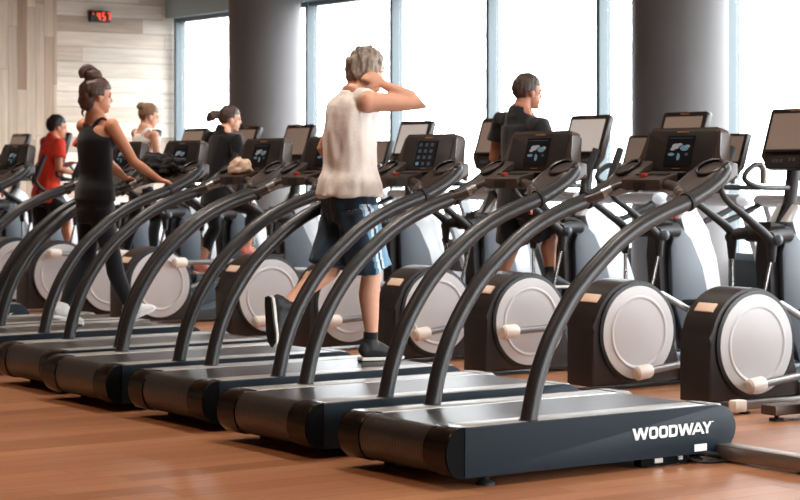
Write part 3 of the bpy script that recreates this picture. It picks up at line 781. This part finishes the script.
    def lump(c, r, seed=0):
        q = []
        for i in range(13):
            t_ = PI * i / 12; row = []
            for j in range(18):
                ph = 2 * PI * j / 18; d = V((max(math.sin(t_), .02) * math.cos(ph), max(math.sin(t_), .02) * math.sin(ph), -math.cos(t_)))
                e = 1 + .28 * noise.noise(d * 2.4 + V((seed, 0, 0)))
                row.append(P(c[0] + d.x * r[0] * e, c[1] + d.y * r[1] * e, c[2] + d.z * r[2] * e))
            q.append(row)
        return q
    ho = hb_.build('hair', hair, body, sharp=180)
    if hairstyle == 'topbun':
        MB().ring_loft(lump((-.045, 0, .155), (.075, .062, .05), 3)).build('hair_bun', hair, ho, sharp=180)
        MB().ring_loft(lump((-.075, 0, -.025), (.062, .08, .10), 6)).build('back_roll', hair, ho, sharp=180)
        MB().tube([P(-.02, .01, .19), P(-.09, .012, .215), P(-.135, .01, .175), P(-.125, 0, .13)], [.02, .026, .026, .016], n=10, k=4).build('bun_loop', hair, ho)
        MB().tube([P(-.09, .01, -.09), P(-.115, .012, -.13), P(-.10, .01, -.165)], [.012, .010, .004], n=8, k=4).build('loose_strand', hair, ho)
    if hairstyle == 'bun': MB().ring_loft(lump((-.115, 0, .08), (.05, .05, .05), 5)).build('hair_bun', hair, ho, sharp=180)
    if hairstyle == 'pony':
        MB().ring_loft(lump((-.165, 0, .03), (.065, .05, .045), 1)).build('ponytail', hair, ho, sharp=180)
        MB().tube([P(-.15, 0, .04), P(-.21, .01, .0), P(-.25, .015, -.05)], [.04, .055, .015], n=10, k=4).build('ponytail_end', hair, ho)
    # top
    kind, cm = top
    e = .016
    mb = MB()
    hem = {'sleeveless': .02, 'tank': .03 if cm is c_black else -.06, 'tee': -.10}[kind]
    tp2 = [J['pel'] + V((0, 0, hem)), J['pel'] + V((0, 0, hem + .09))] + tp[2:6]
    loose = {'sleeveless': .042, 'tee': .03, 'tank': .02}[kind]
    a2 = [ta[1] + loose * 1.0, ta[1] + loose * 1.2, ta[2] + loose * 1.15, ta[3] + e * .9, ta[4] + e, ta[5] - .01]; b2 = [tb[1] + loose * 1.6, tb[1] + loose * 1.2, tb[2] + loose * 1.3, tb[3] + e, tb[4] + e, tb[5] + e]
    if kind == 'tee': tp2.append(tp[5].lerp(tp[6], .6)); a2.append(.088 * w); b2.append(.078 * k)
    if kind == 'tank': tp2 = tp2[:5]; tp2[3] = tp2[3] - V((0, 0, .02)); tp2[4] = tp2[4] - V((0, 0, .02)); a2[4] = ta[4] * .74; b2[4] = tb[4] + .02; tp2.append(mid0.lerp(J['neck'], .3)); a2 = a2[:5] + [.085 * w]; b2 = b2[:5] + [tb[5] + .014]
    mb.tube(tp2, a2, n=26, k=6, b=b2, side=side)
    if female:
        for s_ in (-1, 1): mb.ell(J['chest'] + V((.088, s_ * .075, -.01)), (.08, .08, .08))
    if kind == 'tank':
        for s_ in (-1, 1):
            c = J['neck']; mid = (J['shR'] + J['shL']) / 2
            mb.tube([mid + V((-.075, s_ * .05, -.07)), mid + V((-.07, s_ * .09, .01)), mid + V((-.01, s_ * .105, .055)), mid + V((.06, s_ * .10, -.02))], [.03, .024, .024, .03], n=10, k=4, b=[.02, .018, .018, .02])
    else:
        mid = (J['shR'] + J['shL']) / 2
        for q in 'RL':
            sh, el = J['sh' + q], J['el' + q]
            if kind == 'tee':
                mb.tube([mid.lerp(sh, .55), sh, sh.lerp(el, .3), sh.lerp(el, .56)], [.08 * w, .094 * w, .088 * w, .09 * w], n=16)
            else:
                mb.tube([J['neck'] + V((0, 0, -.03)), mid.lerp(sh, .55) + V((0, 0, .012)), mid.lerp(sh, .95) + V((0, 0, .015))], [.05, .066 * w, .064 * w], n=14)
        mb.tube([J['neck'] - V((0, 0, .07)), J['neck'] + V((0, 0, .005))], [.12 * w, .082 * w], n=16)
    if kind == 'tank' and cm is c_black:
        mid = (J['shR'] + J['shL']) / 2
        MB().tube([J['chest'] + V((-.10, .13, -.05)), mid + V((-.098, .085, -.08)), mid + V((-.07, .085, .0))], [.06, .045, .025], n=10, k=4, b=[.03, .028, .018]).build('bra_strap', c_pink, R0)
    remesh(mb, {'sleeveless': 'sleeveless_top', 'tank': 'tank_top', 'tee': 'shirt'}[kind], cm, R0, .010, 3, wrinkle={'sleeveless': .018, 'tee': .009, 'tank': .004}[kind], wscale=9, seed=len(label))
    # bottom
    kind, cm = bottom
    mb = MB()
    mb.tube([J['pel'] + V((0, 0, .10)), J['pel'] + V((0, 0, -.04)), J['pel'] + V((0, 0, -.14))], [ta[1] + .004, ta[1] + .02, .16 * w], n=24, b=[tb[1] + .004, tb[1] + .028, .14 * k], side=side)
    for q in 'RL':
        hp, kn, an = J['hip' + q], J['kn' + q], J['an' + q]
        if kind == 'shorts': mb.tube([hp + V((0, 0, .02)), hp.lerp(kn, .4), hp.lerp(kn, .94)], [.122 * w, .134 * w, .138 * w], n=18, k=3)
        else: mb.tube([hp + V((0, 0, .03)), hp.lerp(kn, .35), hp.lerp(kn, .75), kn, kn.lerp(an, .28) + V((-.02, 0, 0)), kn.lerp(an, .6 if kind == 'leggings' else .45) + V((-.012, 0, 0)), kn.lerp(an, .92 if kind == 'leggings' else .62)], [.110 * w, .104 * w, .084 * w, .075 * w, .08 * w, .068 * w, .05 * w], n=16, k=3)
    bo = remesh(mb, 'shorts' if kind == 'shorts' else 'leggings', [cm, c_stripe, c_lit_blue] if stripes_and_light else cm, R0, .010, 3, wrinkle=.02 if kind == 'shorts' else .003, wscale=9, seed=3)
    if stripes_and_light:
        hr = J['hipR'] * U
        for p in bo.data.polygons:
            c = p.center
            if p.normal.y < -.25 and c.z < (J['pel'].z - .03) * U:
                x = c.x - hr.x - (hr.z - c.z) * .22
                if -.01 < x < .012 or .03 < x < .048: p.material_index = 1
                elif x > .048 or (x < -.01 and x > -.03): p.material_index = 2  # daylight on the outer side, painted in paler blue beside the stripes
    # shoes
    um, sm = shoes
    for q in 'RL':
        an = J['an' + q]; to = J['to' + q]; ku = J['kn' + q] - an
        f = to - (an - ku.normalized() * .085)
        shoe(R0, an, f, ku, um, sm, k * (.9 if female else 1.0), sock=sock)
    return R0, J, O

JM = dict(man=dict(head=(1.345,3.830,2.14), neck=(1.234,3.830,1.983), chest=(1.211,3.830,1.829), waist=(1.211,3.830,1.534), pel=(1.204,3.830,1.314), shR=(1.205,3.61,1.91), elR=(1.505,3.45,1.922), wrR=(1.315,3.60,2.04), haR=(1.255,3.685,2.10), shL=(1.31,4.02,1.93), elL=(1.203,4.130,1.640), wrL=(1.36,4.10,1.45), haL=(1.45,4.06,1.44), hipR=(1.19,3.720,1.241), knR=(1.30,3.720,.84), anR=(1.31,3.730,.388), toR=(1.52,3.71,.30), hipL=(1.231,3.940,1.249), knL=(1.13,3.940,.865), anL=(.766,3.930,.635), toL=(.71,3.930,.42)),
woman=dict(head=(1.262,7.475,2.074), neck=(1.245,7.475,1.897), chest=(1.245,7.475,1.747), waist=(1.254,7.475,1.460), pel=(1.245,7.475,1.227), shR=(1.296,7.285,1.807), elR=(1.427,7.175,1.560), wrR=(1.612,7.115,1.425), haR=(1.70,7.09,1.40), shL=(1.244,7.665,1.812), elL=(1.523,7.765,1.540), wrL=(1.68,7.82,1.435), haL=(1.78,7.85,1.41), hipR=(1.239,7.375,1.174), knR=(1.351,7.375,.816), anR=(1.500,7.375,.42), toR=(1.69,7.375,.40), hipL=(1.269,7.575,1.170), knL=(1.22,7.575,.79), anL=(1.02,7.575,.425), toL=(1.20,7.575,.29)),
blackman=dict(head=(4.537,6.220,2.137), neck=(4.464,6.220,1.965), chest=(4.464,6.220,1.824), waist=(4.454,6.220,1.514), pel=(4.443,6.220,1.253), shR=(4.478,5.990,1.870), elR=(4.535,5.920,1.579), wrR=(4.70,5.95,1.50), haR=(4.79,5.99,1.49), shL=(4.446,6.450,1.907), elL=(4.417,6.520,1.597), wrL=(4.62,6.49,1.50), haL=(4.71,6.46,1.49), hipR=(4.429,6.110,1.214), knR=(4.64,6.06,.96), anR=(4.598,6.00,.625), toR=(4.79,6.00,.535), hipL=(4.478,6.330,1.210), knL=(4.517,6.40,.87), anL=(4.402,6.46,.505), toL=(4.60,6.46,.40)),
tee=dict(head=(4.375,10.800,2.004), neck=(4.318,10.800,1.833), chest=(4.283,10.800,1.713), waist=(4.226,10.800,1.443), pel=(4.226,10.800,1.244), shR=(4.334,10.610,1.731), elR=(4.373,10.540,1.50), wrR=(4.568,10.56,1.45), shL=(4.265,10.990,1.764), elL=(4.340,11.060,1.523), wrL=(4.55,11.04,1.47), hipR=(4.238,10.700,1.215), knR=(4.565,10.64,1.09), anR=(4.44,10.56,.705), toR=(4.63,10.56,.61), hipL=(4.226,10.900,1.213), knL=(4.31,11.0,.90), anL=(4.18,11.04,.53), toL=(4.38,11.04,.43)),
white=dict(head=(4.624,13.000,2.084), neck=(4.587,13.000,1.917), chest=(4.562,13.000,1.798), waist=(4.538,13.000,1.513), pel=(4.526,13.000,1.293), shR=(4.585,12.810,1.828), elR=(4.597,12.740,1.578), wrR=(4.75,12.76,1.50), haR=(4.83,12.79,1.53), shL=(4.563,13.190,1.855), elL=(4.649,13.260,1.601), wrL=(4.86,13.25,1.56), haL=(4.94,13.23,1.60), hipR=(4.522,12.900,1.262), knR=(4.63,12.84,.94), anR=(4.55,12.76,.59), toR=(4.74,12.76,.50), hipL=(4.528,13.100,1.260), knL=(4.55,13.2,.90), anL=(4.453,13.24,.55), toL=(4.64,13.24,.45)),
red=dict(head=(4.568,15.220,1.999), neck=(4.529,15.220,1.842), chest=(4.503,15.220,1.702), waist=(4.452,15.220,1.394), pel=(4.426,15.220,1.208), shR=(4.499,15.020,1.759), elR=(4.461,14.940,1.50), wrR=(4.66,14.95,1.45), haR=(4.75,14.98,1.46), shL=(4.532,15.420,1.787), elL=(4.60,15.500,1.54), wrL=(4.81,15.48,1.56), haL=(4.90,15.46,1.58), hipR=(4.443,15.120,1.170), knR=(4.62,15.06,.88), anR=(4.62,14.98,.53), toR=(4.81,14.98,.43), hipL=(4.421,15.320,1.168), knL=(4.482,15.40,.86), anL=(4.366,15.46,.51), toL=(4.56,15.46,.41)))
for who, dz in (('tee', .065), ('white', .04), ('man', .02), ('red', .03)):
    for q in ('shR', 'shL', 'neck'): a = JM[who][q]; JM[who][q] = (a[0], a[1], a[2] + dz)
    a = JM[who]['chest']; JM[who]['chest'] = (a[0], a[1], a[2] + dz * .5)
for q, dz in (('neck', .035), ('shR', -.03)): a = JM['blackman'][q]; JM['blackman'][q] = (a[0], a[1], a[2] + dz)
for q in JM['woman']:
    if q in ('shR', 'shL', 'neck'): a = JM['woman'][q]; JM['woman'][q] = (a[0], a[1], a[2] + .03)
for q in JM['man']:
    a = JM['man'][q]; JM['man'][q] = (a[0] + .10, a[1] + .15, a[2])
person('man', 'man in loose white sleeveless top and navy shorts walking, hand raised to his head', JM['man'], skin_a, hair_grey, 'mop', ('sleeveless', c_cream), ('shorts', c_navy), (s_black, s_sole), 1.03, face=(1, .12, -.06), handspec={'R': dict(pn=(0, 1, -.1), thumb=(.3, 0, -1), curl=.55)}, sock=c_black, stripes_and_light=True)
person('woman', 'woman in black tank top and leggings, brown hair in a high bun', JM['woman'], skin_b, hair_dark, 'topbun', ('tank', c_black), ('leggings', c_legg), (s_white, s_sole), 1.0, True, face=(1, -.12, -.05), handspec={'R': dict(pn=(0, .2, -1), curl=.7), 'L': dict(pn=(0, -.2, -1), curl=.7)})
person('man2', 'man with short dark hair in a black T-shirt and shorts, riding an elliptical', JM['blackman'], skin_c, hair_brown, 'short', ('tee', c_char), ('shorts', c_legg), (s_black, s_sole), 1.0, face=(1, -.18, -.08), sock=c_black)
person('woman2', 'woman with a ponytail in a black T-shirt pedalling in front of the first pillar', JM['tee'], skin_a, hair_brown, 'pony', ('tee', c_black), ('capri', c_legg), (s_pink, s_sole), .94, True, face=(1, -.25, -.1))
person('woman3', 'woman with fair hair in a small bun, bare shoulders, pale top, before the level boards', JM['white'], skin_a, hair_fair, 'bun', ('tank', c_white), ('leggings', c_legg), (s_white, s_sole), .94, True, face=(1, -.2, -.25))
person('man3', 'person with black hair in a red T-shirt and black shorts by the plank wall', JM['red'], skin_b, hair_black, 'short', ('tee', c_red), ('shorts', c_legg), (s_black, s_sole), .95, face=(1, -.15, -.12))

# cloths left on two consoles
def heap(name, label, cat, loc, rad, m, seed, amp=.5):
    q = []
    for i in range(29):
        t_ = PI * i / 28; row = []
        for j in range(44):
            ph = 2 * PI * j / 44; s_ = max(math.sin(t_), .01)
            d = V((s_ * math.cos(ph), s_ * math.sin(ph), -math.cos(t_)))
            e = 1 + amp * noise.noise(d * 2.1 + V((seed, 0, 0))) + amp * .5 * noise.noise(d * 5 + V((0, seed, 0)))
            z = max(d.z * e, -.45)
            row.append(V((d.x * rad[0] * e, d.y * rad[1] * e, (z + .45) * rad[2])))
        q.append(row)
    o_ = MB().ring_loft(q).build(name, m, sharp=180); o_.location = V(loc) * U
    return tag(o_, label, cat)
heap('towel', 'tan towel bundled on the console tray beside the ponytailed rider', 'towel', (TX[4] + 1.68, TY[4] + .52, 1.475), (.07, .11, .075), c_towel, 2.0, .3)
heap('jacket', 'black jacket heaped on the console just ahead of the tank top woman', 'jacket', (TX[5] + 1.68, TY[5] + .52, 1.475), (.11, .30, .10), c_black, 5.0)


# ------------------------------------------------------------------ light
w = bpy.data.worlds.new('overcast'); SC.world = w; w.use_nodes = True
bg = w.node_tree.nodes['Background']; bg.inputs['Color'].default_value = (.93, .97, 1, 1); bg.inputs['Strength'].default_value = 15.0
def area(name, loc, size, power, color, rot=(0, 0, 0), portal=False, spread=PI):
    l = bpy.data.lights.new(name, 'AREA'); l.shape = 'RECTANGLE'; l.size, l.size_y = size[0] * U, size[1] * U
    l.energy = power; l.color = color; l.spread = spread
    if portal: l.cycles.is_portal = True
    o = bpy.data.objects.new(name, l); COL.objects.link(o); o.location = V(loc) * U; o.rotation_euler = rot; return o
area('side_window_portal', ((.5 + XW) / 2, YR - .3, 2.16), (XW - .5, 3.1), 1, (1, 1, 1), (-PI / 2, 0, 0), True)
area('window_portal', (XW + .3, (YR + YL) / 2, 2.16), (3.1, YL - YR), 1, (1, 1, 1), (0, PI / 2, 0), True)
for x in (-2.2, .9, 3.6):
    for y in (-3, .2, 2.6, 5, 7.5, 10, 13):
        area('ceiling_lamp', (x, y, ZC - .05), (.5, .5), 20, (1, .76, .56) if x < 0 else (1, .9, .8), spread=math.radians(95))

# ------------------------------------------------------------------ camera
cam = bpy.data.cameras.new('camera'); co = bpy.data.objects.new('camera', cam); COL.objects.link(co)
co.location = V((-5.748, -6.7054, 1.5182)) * U
th = .6086
fwd = V((math.sin(th), math.cos(th), 0))
co.rotation_euler = fwd.to_track_quat('-Z', 'Y').to_euler()
cam.sensor_width = 36; cam.lens = 36 * 2012.16 / 800
cam.shift_y = -(250 - 167.48) / 800
cam.dof.use_dof = True; cam.dof.focus_distance = 10.2 * U; cam.dof.aperture_fstop = 5.6
cam.clip_end = 300
SC.camera = co
SC.view_settings.view_transform = 'Standard'; SC.view_settings.look = 'None'; SC.view_settings.gamma = 1; SC.view_settings.use_curve_mapping = False
SC.view_settings.exposure = 0
SC.cycles.use_denoising = True
SC.cycles.max_bounces = 8
